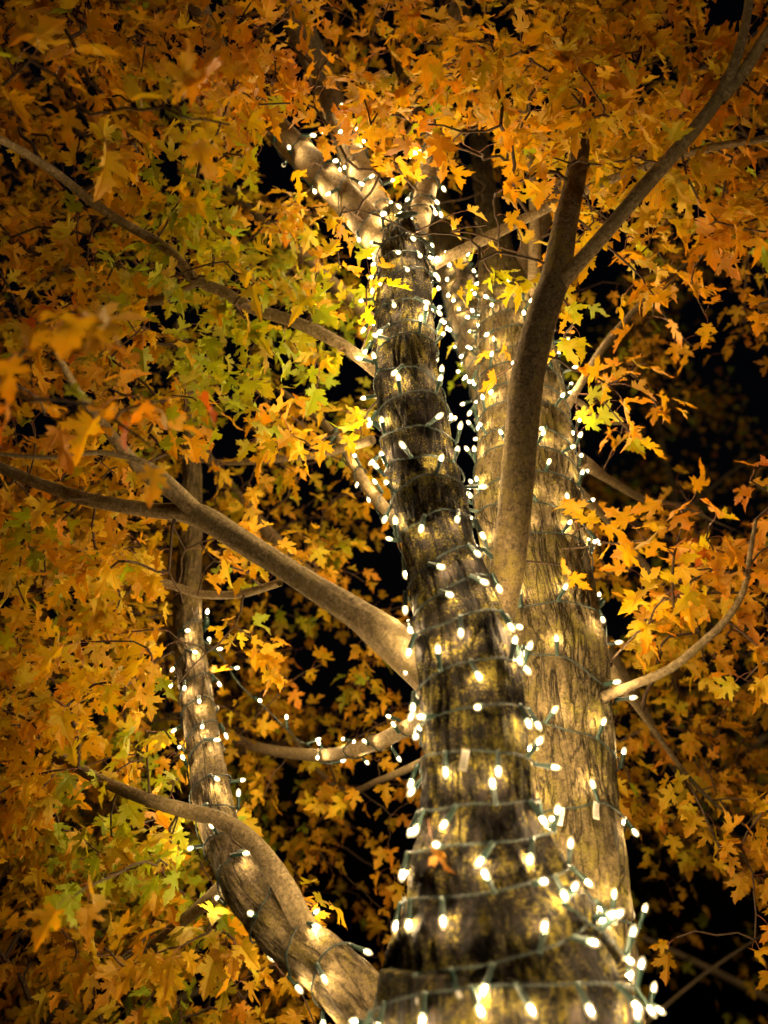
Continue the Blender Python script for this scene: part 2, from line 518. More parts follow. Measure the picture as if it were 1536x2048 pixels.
# thin branch crossing to the right
wood('X', 'branch', px_path([(845, 545, 24, 1.83), (880, 522, 23, 1.83), (950, 488, 22, 1.82), (1060, 432, 20, 1.8), (1150, 390, 19, 1.76), (1250, 348, 17, 1.72), (1400, 300, 15, 1.66), (1550, 275, 12, 1.6)]), M_BARK_SMOOTH, sides=16, lump=0.06)
# side branch of the bare stem
WMs = wood('Ms', 'branch', px_path([(1105, 600, 34, 1.45), (1128, 560, 32, 1.44), (1200, 478, 30, 1.43), (1290, 372, 30, 1.42), (1370, 282, 28, 1.41), (1440, 190, 26, 1.40), (1475, 110, 20, 1.39), (1496, 20, 17, 1.38), (1505, -90, 14, 1.36)]), M_BARK_SMOOTH, sides=26, lump=0.06)
wood('Msb', 'branch', px_path([(1440, 200, 26, 1.40), (1490, 140, 25, 1.39), (1540, 60, 22, 1.36), (1600, -20, 18, 1.34)]), M_BARK_SMOOTH, sides=16)
# thin upright stem behind
wood('V', 'stem', px_path([(1060, 1000, 40, 2.0), (1062, 800, 30, 2.1), (1066, 640, 27, 2.18), (1070, 480, 25, 2.25), (1068, 380, 22, 2.32), (1050, 240, 19, 2.42), (1030, 90, 15, 2.5)]), M_BARK_SMOOTH, sides=14, lump=0.05)
# rear stem carrying blurred lights
WB = wood('B', 'stem', px_path([(1010, 900, 90, 1.95), (980, 760, 84, 2.3), (945, 660, 78, 2.6), (915, 570, 68, 2.9), (885, 450, 58, 3.2), (850, 300, 46, 3.5), (800, 120, 38, 3.4)]), M_BARK_TAN, sides=30, lump=0.05, furrow=0.002)
WS = wood('S', 'branch', px_path([(860, 1120, 36, 1.55), (790, 1040, 26, 1.72), (735, 975, 23, 1.85), (690, 900, 19, 2.0), (650, 850, 16, 2.15), (560, 780, 12, 2.4)]), M_BARK_SMOOTH, sides=18, lump=0.05)
WRm = wood('Rm', 'branch', px_path([(900, 1420, 45, 1.5), (835, 1445, 34, 1.66), (760, 1482, 30, 1.85), (700, 1502, 27, 2.0), (620, 1510, 24, 2.2), (500, 1490, 21, 2.45), (400, 1440, 16, 2.7)]), M_BARK_SMOOTH, sides=18, lump=0.06)
# right low branch
WRB = wood('RB', 'branch', px_path([(1140, 1405, 40, 1.47), (1190, 1397, 30, 1.445), (1215, 1390, 21, 1.435), (1260, 1372, 18, 1.43), (1340, 1338, 17, 1.42), (1405, 1285, 16, 1.42), (1452, 1240, 14, 1.42), (1488, 1180, 12, 1.42), (1500, 1110, 10, 1.42), (1512, 1040, 7, 1.42)]), M_BARK_SMOOTH, sides=14, lump=0.08)
# rear limbs that carry the far side of the crown
for key, rows in {
    'r1': [(1130, 1200, 44, 1.75), (1190, 1260, 30, 2.0), (1270, 1390, 22, 2.25), (1340, 1520, 17, 2.5), (1420, 1620, 12, 2.7)],
    'r2': [(1160, 920, 30, 1.9), (1220, 960, 17, 2.05), (1290, 1000, 14, 2.2), (1360, 1015, 11, 2.4), (1470, 1060, 8, 2.6)],
    'r3': [(1150, 980, 26, 1.9), (1215, 1040, 14, 2.1), (1290, 1130, 12, 2.3), (1390, 1260, 9, 2.5)],
    'r4': [(1110, 850, 26, 2.0), (1160, 770, 16, 2.0), (1210, 690, 15, 2.05), (1280, 610, 12, 2.15), (1380, 520, 9, 2.3), (1500, 430, 7, 2.4)],
    'r5': [(1100, 820, 26, 2.05), (1150, 800, 12, 2.1), (1200, 840, 10, 2.15), (1260, 850, 7, 2.2)],
    'r6': [(900, 1500, 20, 1.7), (760, 1560, 13, 2.3), (680, 1580, 12, 2.7), (590, 1480, 11, 3.0), (520, 1350, 9, 3.2)],
    'r8': [(1000, 640, 50, 2.2), (1100, 420, 30, 2.6), (1230, 270, 24, 2.9), (1380, 160, 17, 3.1), (1520, 60, 12, 3.3)],
    'r9': [(745, 880, 20, 1.9), (660, 905, 15, 2.0), (560, 918, 14, 2.1), (450, 925, 11, 2.2), (330, 910, 8, 2.3)],
    'r10': [(560, 1165, 16, 1.75), (480, 1188, 17, 1.85), (400, 1188, 17, 1.9), (330, 1165, 16, 1.92), (230, 1130, 14, 1.9), (120, 1070, 12, 1.85), (20, 1010, 9, 1.8)],
    'r11': [(820, 720, 30, 1.75), (660, 560, 24, 2.3), (500, 420, 19, 2.8), (320, 250, 14, 3.2)],
    'r12': [(470, 1760, 40, 1.5), (380, 1830, 24, 1.6), (290, 1900, 18, 1.7), (180, 1960, 13, 1.75), (60, 2000, 9, 1.8)],
    'r13': [(1180, 2150, 30, 1.7), (1310, 2030, 9, 2.8), (1420, 1940, 7, 3.4), (1540, 1860, 6, 3.9)],
    'r14': [(1215, 1330, 22, 1.6), (1300, 1450, 11, 1.75), (1400, 1580, 9, 1.9), (1500, 1660, 6, 2.0)],
    'r15': [(400, 560, 18, 1.68), (300, 600, 22, 1.95), (160, 560, 22, 2.1), (30, 480, 20, 2.2), (-100, 420, 15, 2.3)],
}.items():
    rows[-1] = (*rows[-1][:2], 2, rows[-1][3])
    wood(key, 'branch', px_path(rows), M_BARK_SMOOTH, sides=12, step=0.025, lump=0.08)

# ------------------------------------------------------------------ where leaves hang: sprays by view region, at real distances
MID = ["564544688876", "677665688997", "588853558887", "478863255466", "678863012144", "567773011110", "776553000100", "776421000001",
       "776420001024", "787310000023", "885110000024", "887211000012", "886210000011", "886200000001", "587410000000", "278620000000"]
FAR = ["453234455544", "555423344443", "444433344454", "544455331256", "553455000155", "554256011121", "455567100010", "344577200000",
       "444577201334", "334677200355", "333676300566", "333676300677", "222665200566", "322555200034", "544554100000", "665543100000"]
HUE = ["oooooooyyyoo", "oooooyyoyyyo", "oygyyyoyyyyo", "oyggyyyyyyyo", "yyggggggyyoo", "roygggggggoo", "ooygygyyyooo", "oyyyyyyyyooo",
       "gyyyyyooooor", "yyyygyoooyyo", "yyyyoyoooyyy", "yygyyyoooyyo", "oyggyyooooyo", "ygggyoooooyo", "oyyyoooooooo", "oygyyooooooo"]
PAL = {'g': [(0.27, 0.345, 0.010), (0.35, 0.365, 0.009), (0.45, 0.355, 0.008)],
       'y': [(0.53, 0.350, 0.008), (0.53, 0.315, 0.008), (0.45, 0.350, 0.009)],
       'o': [(0.52, 0.290, 0.008), (0.51, 0.250, 0.008), (0.53, 0.335, 0.008)],
       'r': [(0.50, 0.200, 0.008), (0.50, 0.240, 0.008), (0.47, 0.125, 0.009)]}
PAL['k'] = PAL['o']


def hue_at(px, py):
    i = min(11, max(0, int((px + random.gauss(0, 60)) / 128)))
    j = min(15, max(0, int((py + random.gauss(0, 60)) / 128)))
    return HUE[j][i]


def leaf_colour(h):
    q = random.random()
    if q < 0.10:
        h = random.choice('gyo')
    c = np.array(random.choices(PAL[h], (5, 4, 3))[0]) * random.uniform(0.72, 1.38)
    c[1] *= random.uniform(0.88, 1.12)
    return c


sprays = []   # (pos, n_leaves, hue, size factor)


def poisson(l):
    return int(RNG.poisson(l))


for j in range(-1, 17):
    for i in range(-2, 14):
        ii, jj = min(11, max(0, i)), min(15, max(0, j))
        edge = 0.6 if (i != ii or j != jj) else 1.0
        m, f = int(MID[jj][ii]), int(FAR[jj][ii])
        for _ in range(poisson(m * 1.12 * edge)):
            px, py = (i + random.random()) * 128, (j + random.random()) * 128
            d = random.uniform(1.45, 2.25)
            if px > 1150 and py > 850:
                d = random.uniform(1.4, 2.0)
            sprays.append((at(px, py, d=d)[0], random.choice((5, 6, 7, 8)), hue_at(px, py), 1.0))
        for _ in range(poisson(f * 1.35 * edge)):
            px, py = (i + random.random()) * 128, (j + random.random()) * 128
            d = random.uniform(2.3, 3.5)
            if px > 1150 and py > 850:
                d = random.uniform(2.1, 3.0)
            sprays.append((at(px, py, d=d)[0], random.choice((5, 6, 7, 8)), hue_at(px, py), 1.0))
# sprays that stand out singly
for px, py, d, n, h, sz in [(185, 640, 0.92, 2, 'o', 1.6), (60, 690, 0.98, 3, 'o', 1.4), (240, 790, 1.15, 4, 'o', 1.2), (90, 830, 1.15, 4, 'o', 1.2), (330, 800, 1.08, 3, 'r', 1.0),
                            (300, 890, 1.02, 3, 'o', 1.0), (20, 780, 1.0, 3, 'r', 1.0), (1170, 310, 1.6, 6, 'o', 1.0), (1190, 235, 1.55, 7, 'y', 1.0), (1160, 180, 1.6, 6, 'y', 1.0), (1140, 330, 1.6, 4, 'o', 0.9), (360, 230, 1.1, 5, 'y', 1.45), (460, 250, 1.15, 4, 'o', 1.3), (150, 1790, 1.1, 4, 'o', 1.05), (60, 120, 1.15, 5, 'o', 1.4), (180, 230, 1.2, 5, 'o', 1.2), (1155, 1060, 1.36, 2, 'o', 1.15), (1130, 1130, 1.36, 2, 'o', 0.95),
                            (1270, 730, 1.45, 7, 'o', 0.9), (1215, 770, 1.47, 5, 'o', 0.9), (1330, 830, 1.47, 5, 'o', 0.9), (1150, 640, 1.6, 6, 'g', 0.9), (1000, 560, 1.75, 6, 'g', 1.0), (1040, 590, 1.75, 5, 'g', 1.0),
                            (905, 570, 2.0, 4, 'g', 0.9), (1130, 700, 1.7, 5, 'g', 0.9), (990, 700, 1.85, 3, 'y', 0.9),
                            (1320, 1120, 1.42, 5, 'o', 1.0), (1420, 1050, 1.42, 6, 'r', 1.0), (1330, 1190, 1.42, 5, 'y', 1.0), (1410, 1150, 1.42, 6, 'y', 1.0), (1480, 1120, 1.42, 5, 'y', 1.0), (1370, 1050, 1.45, 4, 'o', 1.0),
                            (1500, 960, 1.42, 6, 'r', 0.95), (1480, 1040, 1.44, 6, 'o', 1.0), (1490, 1360, 1.5, 6, 'y', 1.0), (900, 430, 1.7, 3, 'y', 1.0), (740, 555, 1.62, 5, 'g', 0.9), (760, 350, 1.8, 3, 'o', 0.9),
                            (1510, 1880, 1.5, 3, 'o', 0.9), (1480, 1920, 1.5, 2, 'o', 0.9), (470, 1250, 1.8, 3, 'g', 1.0), (700, 110, 3.2, 6, 'o', 1.4), (730, 60, 3.2, 6, 'o', 1.4)]:
    sprays.append((at(px, py, d=d)[0], n, h, sz, True))

# ------------------------------------------------------------------ grow twigs from the nearest wood to each spray
NP, NR = [], []       # skeleton nodes
for w in WOODS.values():
    k = max(1, int(0.03 / max(1e-3, w.s[1])))
    sel = [q for q in range(0, len(w.P), k) if w.r[q] < 0.075 and w.P[q][2] > 1.0]
    NP += [w.P[q] for q in sel]
    NR += [w.r[q] for q in sel]
NP = list(NP); n_wood = len(NP)
A = np.zeros((120000, 3)); A[:n_wood] = np.array(NP); cnt = n_wood
PAR = list(range(n_wood))
tips = np.array([s[0] for s in sprays])
d0 = np.array([np.min(np.sum((A[:n_wood] - t) ** 2, 1)) for t in tips])
chains = []           # (node index list, spray index)
pen = np.zeros(120000); pen[:n_wood] = 0.0
for si in np.argsort(d0):
    tp = tips[si]
    dv = A[:cnt] - tp
    dist = np.sqrt((dv ** 2).sum(1)) + pen[:cnt]
    b = int(np.argmin(dist))
    a = A[b].copy()
    L = np.linalg.norm(tp - a)
    if L < 0.05:
        tp = tp + np.array([random.gauss(0, .05), -0.03, random.gauss(0, .05)]); L = np.linalg.norm(tp - a)
    ctrl = (a + tp) / 2 + RNG.normal(0, 0.11, 3) * L + np.array([0, 0, 0.12 * L])
    n = max(3, int(L / 0.035))
    ids = [b]
    for k in range(1, n + 1):
        u = k / n
        p = a * (1 - u) ** 2 + 2 * ctrl * u * (1 - u) + tp * u * u
        p = p + RNG.normal(0, 0.0035, 3) * (k < n)
        A[cnt] = p; PAR.append(ids[-1]); ids.append(cnt); cnt += 1
    chains.append((ids, si))
load = np.zeros(cnt)
for ids, si in chains:
    load[ids[-1]] += 1
for q in range(cnt - 1, n_wood - 1, -1):
    load[PAR[q]] += load[q]
trad = 0.0011 + 0.0007 * np.sqrt(load[:cnt])
trad = np.minimum(trad, 0.006)

# ------------------------------------------------------------------ maple leaf shapes
HALF = [(0.00, 0.00), (0.12, -0.07), (0.29, -0.10), (0.25, -0.01), (0.36, 0.02), (0.23, 0.09), (0.17, 0.115), (0.31, 0.15), (0.44, 0.17), (0.42, 0.23), (0.60, 0.36), (0.47, 0.36),
        (0.46, 0.45), (0.36, 0.38), (0.30, 0.42), (0.20, 0.33), (0.13, 0.36), (0.15, 0.50), (0.28, 0.60), (0.19, 0.63), (0.21, 0.76), (0.12, 0.76), (0.09, 0.86), (0.0, 1.0), (0.0, 0.66), (0.0, 0.33)]
TRI = None


def make_leaf_shape(rs):
    global TRI
    if TRI is None:
        TRI = [tuple(t) for t in geometry.tessellate_polygon([[Vector((x, y, 0)) for x, y in HALF]])]
    nh = len(HALF)
    V, UV, F = [], [], []
    fold = rs.uniform(-0.15, 0.65); curl = rs.uniform(-0.65, 0.15); twist = rs.uniform(-0.5, 0.5); wave = rs.uniform(0.02, 0.09); ph = rs.uniform(0, 6)
    cup = rs.uniform(-0.5, 0.5); skew = rs.uniform(-0.2, 0.2); narrow = rs.uniform(0.75, 1.12)
    for sgn in (1, -1):
        o = len(V)
        for k, (x, y) in enumerate(HALF):
            jx = rs.uniform(-0.024, 0.024) if x > 0 else 0
            jy = rs.uniform(-0.024, 0.024) if x > 0 else 0
            X, Y = sgn * (x * narrow + jx), y + jy
            Z = fold * abs(X) + curl * Y * Y + twist * X * Y + cup * X * X + (wave * math.sin(9 * Y + ph + 4 * X) if x > 0 else 0)
            V.append((X + skew * Y * Y, Y, Z)); UV.append((X, Y))
        for t in TRI:
            F.append((o + t[0], o + t[1], o + t[2]))
    nb = len(F)
    # petiole: three-sided stalk from the blade base back to the twig
    kink = rs.uniform(0.2, 0.9); Lp = rs.uniform(0.55, 0.95); bow = rs.uniform(-0.12, 0.12)
    e = np.array([bow * 0.6, -math.cos(kink) * Lp, -math.sin(kink) * Lp])
    prev = None
    for k in range(4):
        u = k / 3
        c = e * u + np.array([bow * math.sin(math.pi * u), 0, 0.10 * math.sin(math.pi * u)])
        rr = 0.008 + 0.006 * u
        o = len(V)
        for q in range(3):
            an = q * 2.0944
            V.append((c[0] + rr * math.cos(an), c[1], c[2] + rr * math.sin(an))); UV.append((0, -0.2))
        if prev is not None:
            for q in range(3):
                a, b = prev + q, prev + (q + 1) % 3
                F.append((a, b, o + (q + 1) % 3)); F.append((a, o + (q + 1) % 3, o + q))
        prev = o
    return np.array(V), np.array(UV), np.array(F), nb, e


rs = random.Random(5)
SHAPES = [make_leaf_shape(rs) for _ in range(26)]

# visible wood the photographed leaves leave free: keep leaf centres off it
GUARD = []
for key, marg, upto in (('F', 45, 1), ('R', 25, .75), ('M', 26, .6), ('L1', 30, .9), ('LL', 26, 0.75), ('L2', 16, .85), ('Ms', 14, 1), ('U1', 10, 0.52), ('U2', 6, 0.4), ('LLb', 16, 0.5), ('RB', 14, .75), ('X', 6, .5), ('V', 4, .7), ('B', 10, .75)):
    w = WOODS[key]
    for q in range(0, int(len(w.P) * upto), 2):
        x, y, d = project(w.P[q])
        if -100 < x < 1640 and -100 < y < 2150:
            GUARD.append((x, y, w.r[q] * FPX / d + marg, d + 0.02))
GUARD = np.array(GUARD)


def blocked(P):
    x, y, d = project(P)
    q = (GUARD[:, 0] - x) ** 2 + (GUARD[:, 1] - y) ** 2 < GUARD[:, 2] ** 2
    return bool(np.any(q & (d < GUARD[:, 3])))


leaves = []   # (shape, 3x3 matrix scaled, location, colour, score)
for ids, si in chains:
    pos, nl, h, sz = sprays[si][:4]
    forced = len(sprays[si]) > 4
    pts = A[ids]
    t = pts[-1] - pts[-2]; t /= np.linalg.norm(t) + 1e-9
    k = 0
    roll = random.uniform(0, 6.28)
    hv = random.random()
    for m in range(nl):
        pair = m // 2
        node = pts[max(0, len(pts) - 1 - pair * 1)] if pair else pts[-1]
        ax = np.cross(t, [0.3, 0.2, 1.0]); ax /= np.linalg.norm(ax) + 1e-9
        bx = np.cross(t, ax)
        an = roll + pair * 1.57 + (m % 2) * math.pi + random.gauss(0, 0.4)
        o = ax * math.cos(an) + bx * math.sin(an)
        droop = random.uniform(0.15, 1.15)
        d = 0.45 * t + 0.85 * o + np.array([0, 0, -droop]) + RNG.normal(0, 0.28, 3)
        d /= np.linalg.norm(d)
        nn = np.array([0.0, -0.60, 0.55]) + RNG.normal(0, 0.42, 3)
        nn -= d * (nn @ d); nn /= np.linalg.norm(nn) + 1e-9
        xx = np.cross(d, nn)
        size = random.uniform(0.035, 0.065) * sz
        shp = random.randrange(len(SHAPES))
        Mx = np.stack([xx, d, nn], 1) * size
        loc = node - Mx @ SHAPES[shp][4]
        cen = loc + d * size * 0.4
        if not forced and blocked(cen) and random.random() > 0.04:
            continue
        if cen @ FWD < -1 or (cen - CAM) @ FWD < 0.55:
            continue
        x, y, dd = project(cen)
        inside = -20 < x < 1556 and -20 < y < 2068
        face = abs(nn @ ((cen - CAM) / np.linalg.norm(cen - CAM)))
        score = size ** 2 / dd ** 2 * (0.25 + face) if inside else 0
        leaves.append((shp, Mx, loc, leaf_colour(h), score, random.random()))
print('sprays', len(sprays), 'leaves', len(leaves), 'twig nodes', cnt)
order = sorted(range(len(leaves)), key=lambda q: -leaves[q][4])
single = set(order[:290])

crown = link('crown', None, tree)
shape_meshes = []
for V, UV, F, nb, e in SHAPES:
    me = mesh_np('leaf', V, F, [M_LEAF1, M_PETIOLE], smooth=True, mat_idx=[0] * nb + [1] * (len(F) - nb))
    ul = me.uv_layers.new(name='blade')
    ul.data.foreach_set('uv', UV[F.ravel()].astype(np.float32).ravel())
    shape_meshes.append(me)
BV, BF, BM, BUV, BC = [], [], [], [], []
ofs = 0
for q, (shp, Mx, loc, c, score, rnd) in enumerate(leaves):
    V, UV, F, nb, e = SHAPES[shp]
    if q in single:
        o = link('leaf', shape_meshes[shp], crown)
        m4 = Matrix.Identity(4)
        lo = loc - tree_base
        for a in range(3):
            for b in range(3):
                m4[a][b] = Mx[a, b]
            m4[a][3] = lo[a]
        o.matrix_local = m4
        o.color = (*c, 1)
        continue
    BV.append(V @ Mx.T + loc)
    BF.append(F + ofs); ofs += len(V)
    BM.append(np.array([0] * nb + [1] * (len(F) - nb)))
    BUV.append(UV[F.ravel()])
    BC.append(np.tile([*c, rnd], (len(V), 1)))
me = mesh_np('foliage', local(np.vstack(BV), tree), np.vstack(BF), [M_LEAFN, M_PETIOLE], True, np.concatenate(BM))
ul = me.uv_layers.new(name='blade')
ul.data.foreach_set('uv', np.vstack(BUV).astype(np.float32).ravel())
ca = me.attributes.new('leaf_col', 'FLOAT_COLOR', 'POINT')
ca.data.foreach_set('color', np.vstack(BC).astype(np.float32).ravel())
fo = link('foliage', me, crown)
fo['kind'] = 'stuff'

# twigs: one joined part
TV, TF, TC = [], [], []
ofs = 0
for ids, si in chains:
    P = A[ids]; r = trad[ids].copy()
    r[0] = min(r[0], r[1] * 1.15) if ids[0] >= n_wood else r[1] * 1.25
    T, N, B = frames(P)
    S = 5
    th = np.linspace(0, 2 * math.pi, S, endpoint=False)
    ring = P[:, None, :] + (N[:, None, :] * np.cos(th)[None, :, None] + B[:, None, :] * np.sin(th)[None, :, None]) * r[:, None, None]
    n = len(P)
    ii, jj = np.meshgrid(np.arange(n - 1), np.arange(S), indexing='ij')
    a = ii * S + jj; b = ii * S + (jj + 1) % S
    TV.append(ring.reshape(-1, 3)); TF.append(np.stack([a, b, b + S, a + S], -1).reshape(-1, 4) + ofs)
    ofs += n * S
me = mesh_np('twig_growth', local(np.vstack(TV), tree), np.vstack(TF), [M_TWIG])
at_ = me.attributes.new('bark_co', 'FLOAT_VECTOR', 'POINT')
at_.data.foreach_set('vector', np.vstack(TV).astype(np.float32).ravel())
tw = link('twig_growth', me, crown)
tw['kind'] = 'stuff'


# ------------------------------------------------------------------ fairy light strings
def lathe(prof, sides, mats, name):
    V, F = [], []
    for z, r in prof:
        for q in range(sides):
            an = 2 * math.pi * q / sides
            V.append((r * math.cos(an), r * math.sin(an), z))
    n = len(prof)
    for i in range(n - 1):
        for q in range(sides):
            a, b = i * sides + q, i * sides + (q + 1) % sides
            F.append((a, b, b + sides, a + sides))
    return mesh_np(name, np.array(V), F, mats)


ME_SOCKET = lathe([(-0.002, 0.0005), (-0.002, 0.0034), (0.004, 0.0040), (0.006, 0.0034), (0.019, 0.0044), (0.022, 0.0050), (0.024, 0.0050), (0.024, 0.0030)], 8, [M_SOCKET], 'socket')
def bulb_mesh():
    """clear glass envelope round a short hot filament"""
    V, F, mi = [], [], []
    for prof, sides, m in (([(0.0225, 0.0036), (0.027, 0.0054), (0.032, 0.0056), (0.037, 0.0040), (0.0405, 0.0008)], 8, 0), ([(0.0262, 0.0003), (0.0275, 0.0018), (0.0335, 0.0018), (0.0348, 0.0003)], 5, 1)):
        o = len(V)
        for z, r in prof:
            V += [(r * math.cos(2 * math.pi * q / sides), r * math.sin(2 * math.pi * q / sides), z) for q in range(sides)]
        for k in range(len(prof) - 1):
            for q in range(sides):
                a, b = o + k * sides + q, o + k * sides + (q + 1) % sides
                F.append((a, b, b + sides, a + sides)); mi.append(m)
    return mesh_np('bulb', np.array(V), F, [M_GLASS, M_FILAMENT], True, mi)


ME_BULB = bulb_mesh()


def tube_np(P, r, S):
    T, N, B = frames(P)
    th = np.linspace(0, 2 * math.pi, S, endpoint=False)
    ring = P[:, None, :] + (N[:, None, :] * np.cos(th)[None, :, None] + B[:, None, :] * np.sin(th)[None, :, None]) * r
    n = len(P)
    ii, jj = np.meshgrid(np.arange(n - 1), np.arange(S), indexing='ij')
    a = ii * S + jj; b = ii * S + (jj + 1) % S
    return ring.reshape(-1, 3), np.stack([a, b, b + S, a + S], -1).reshape(-1, 4)


def build_string(label, P, O, spacing, group=None, pointing=0.5, gap=None):
    """P wire centreline, O outward directions: twisted pair, sockets and bulbs"""
    root = thing('light_string', label, 'string lights', tuple(P[0]), group)
    s = np.concatenate([[0], np.cumsum(np.linalg.norm(np.diff(P, axis=0), axis=1))])
    q = np.arange(0, s[-1], 0.0055)
    PP = np.stack([np.interp(q, s, P[:, k]) for k in range(3)], 1)
    OO = np.stack([np.interp(q, s, O[:, k]) for k in range(3)], 1)
    T = np.gradient(PP, axis=0); T /= np.linalg.norm(T, axis=1)[:, None] + 1e-12
    Bn = np.cross(T, OO); Bn /= np.linalg.norm(Bn, axis=1)[:, None] + 1e-12
    ON = np.cross(Bn, T)
    ph = q / 0.021 * 2 * math.pi
    VV, FF, of = [], [], 0
    for sg in (0, math.pi):
        off = (ON * np.cos(ph + sg)[:, None] + Bn * np.sin(ph + sg)[:, None]) * 0.0014
        v, f = tube_np(PP + off, 0.00115, 4)
        VV.append(v); FF.append(f + of); of += len(v)
    link('wire', mesh_np('wire', local(np.vstack(VV), root), np.vstack(FF), [M_WIRE]), root)
    x = random.uniform(0, spacing)
    nb = 0
    while x < s[-1] - 0.02:
        k = min(len(q) - 1, int(x / 0.0055))
        sg = random.choice((1, 1, 1, -1))
        d = ON[k] * random.uniform(0.10, pointing) + Bn[k] * sg * random.uniform(0.5, 1.0) + T[k] * random.gauss(0, 0.35)
        if random.random() < 0.12:
            d = ON[k] + Bn[k] * random.gauss(0, 0.3) + T[k] * random.gauss(0, 0.3)
        dv = Vector(d).normalized()
        so = link('socket', ME_SOCKET, root)
        so.rotation_mode = 'QUATERNION'
        so.rotation_quaternion = dv.to_track_quat('Z', 'Y')
        so.location = PP[k] - np.array(root.location) + ON[k] * 0.0035
        link('bulb', ME_BULB, so)
        nb += 1
        x += spacing * random.uniform(0.72, 1.28)
    return root, nb


def wrap(w, s0, s1, pitch, phase=0.0, sway=0.5, off=0.0045, direction=1):
    P, O = [], []
    s = s0; th = phase
    sd = random.uniform(0, 99)
    while s < s1:
        ss = s + sway * pitch * noise.noise(Vector((th * 0.35 + sd, 1.7, 0))) + 0.25 * sway * pitch * noise.noise(Vector((th * 1.3 + sd, 5.1, 0)))
        p, o = w.surf(min(max(ss, 0.001), w.s[-1] - 0.001), th * direction, off)
        P.append(p); O.append(o)
        dth = 0.16
        th += dth
        s += pitch * dth / (2 * math.pi) * (1 + 0.35 * noise.noise(Vector((th * 0.22 + sd, 9.1, 0))))
    return np.array(P), np.array(O)


def s_at(w, py):
    """length along the wood where it crosses image row py"""
    ys = np.array([project(p)[1] for p in w.P])
    return float(w.s[int(np.argmin(np.abs(ys - py)))])


total = 0
STRINGS = []
for label, key, y0, y1, pitch, phase, sp, dr in [
    ('string of fairy lights wound round the wide mossy foot of the front stem', 'F', 2230, 1640, 0.062, 0.4, 0.062, 1),
    ('string of fairy lights wound round the dark mossy front stem below its bare left branch', 'F', 1630, 1330, 0.055, 2.2, 0.062, 1),
    ('string of fairy lights wound round the front stem beside the fork of the bare stem', 'F', 1325, 1040, 0.062, 0.0, 0.066, 1),
    ('string of fairy lights wound round the front stem where the patchy bark narrows', 'F', 1035, 760, 0.066, 4.0, 0.070, -1),
    ('string of fairy lights wound round the top of the front stem under its crown fork', 'F', 755, 470, 0.070, 1.0, 0.062, 1),
    ('string of fairy lights wound round the tan furrowed stem below the bare stem', 'R', 2150, 1180, 0.125, 0.5, 0.085, -1),
    ('string of fairy lights wound round the tan furrowed stem behind the bare stem', 'R', 1170, 600, 0.075, 2.0, 0.085, -1),
    ('string of fairy lights wound round the crooked low limb and its upper reach', 'LL', 2090, 1255, 0.085, 1.2, 0.082, 1),
    ('string of fairy lights on the thicker of the two branches leaving the crown fork', 'U1', 500, 275, 0.11, 0.5, 0.085, 1),
    ('string of fairy lights on the thinner branch climbing behind the crown fork', 'U2', 470, 225, 0.12, 2.5, 0.085, 1),
    ('string of fairy lights on the leafy branch standing straight above the front stem', 'U3', 520, 255, 0.07, 0.2, 0.075, 1),
    ('string of fairy lights round the blurred rear stem between front and furrowed stems', 'B', 860, 520, 0.095, 0.7, 0.09, 1),
    ('string of fairy lights round the thin rear branch half hidden by the front stem', 'S', 1080, 880, 0.11, 0.7, 0.10, 1),
]:
    w = WOODS[key]
    P, O = wrap(w, s_at(w, y0), s_at(w, y1), pitch, phase, direction=dr)
    r_, nb = build_string(label, P, O, sp, 'fairy light strings on the maple')
    STRINGS.append((r_, (P, O)))
    total += nb
# loose strand sagging between the low limb and the front stem
w = WOODS['Rm']
a1 = [at(400, 1275, d=2.02)[0], at(440, 1310, d=2.03)[0], at(480, 1370, d=2.04)[0], at(535, 1420, d=2.05)[0], at(590, 1475, d=2.06)[0], at(615, 1490, d=2.12)[0]]
sp_, _ = smooth_path(a1, [1] * len(a1), 0.02)
P2, O2 = wrap(w, s_at(w, 1508), s_at(w, 1508) + 0.01, 0.09)
sA = float(w.s[int(np.argmin([abs(project(p)[0] - 630) for p in w.P]))]); sB = float(w.s[int(np.argmin([abs(project(p)[0] - 850) for p in w.P]))])
P2, O2 = wrap(w, sB, sA, 0.16, 0.4)
P2, O2 = P2[::-1], O2[::-1]
P = np.vstack([sp_, P2]); O = np.vstack([np.tile([0, -0.6, 0.8], (len(sp_), 1)), O2])
r_, nb = build_string('loose strand of fairy lights sagging from the low limb along a rear branch', P, O, 0.095, 'fairy light strings on the maple')
total += nb
print('bulbs', total)


# ------------------------------------------------------------------ plugs and paper tags on the strings
ME_PLUG = lathe([(-0.030, 0.0015), (-0.030, 0.0038), (-0.022, 0.0045), (-0.012, 0.0075), (0.004, 0.0082), (0.005, 0.0068), (0.007, 0.0068), (0.008, 0.0082), (0.022, 0.0072), (0.030, 0.0040), (0.034, 0.0015)], 10, [M_SOCKET], 'plug')


def tag_mesh():
    n = 6
    V, F, mi = [], [], []
    w, h = 0.011, 0.030
    for k in range(n + 1):
        u = k / n
        V += [(-w / 2, 0.002 * math.sin(u * 4), -u * h), (w / 2, 0.0025 * math.sin(u * 4 + 0.5), -u * h)]
    for k in range(n):
        F.append((2 * k, 2 * k + 1, 2 * k + 3, 2 * k + 2)); mi.append(0)
    for k in range(7):      # unreadable small print: rows of dark lines
        z = -0.005 - 0.0032 * k
        y = 0.002 * math.sin(-z / h * 4 + 0.2) - 0.0012
        o = len(V)
        ww = w * (0.36 - 0.05 * (k % 3))
        V += [(-ww, y, z), (ww, y, z), (ww, y, z - 0.0011), (-ww, y, z - 0.0011)]
        F.append((o, o + 1, o + 2, o + 3)); mi.append(1)
    return mesh_np('paper_tag', np.array(V), F, [M_TAG, M_PRINT], False, mi)


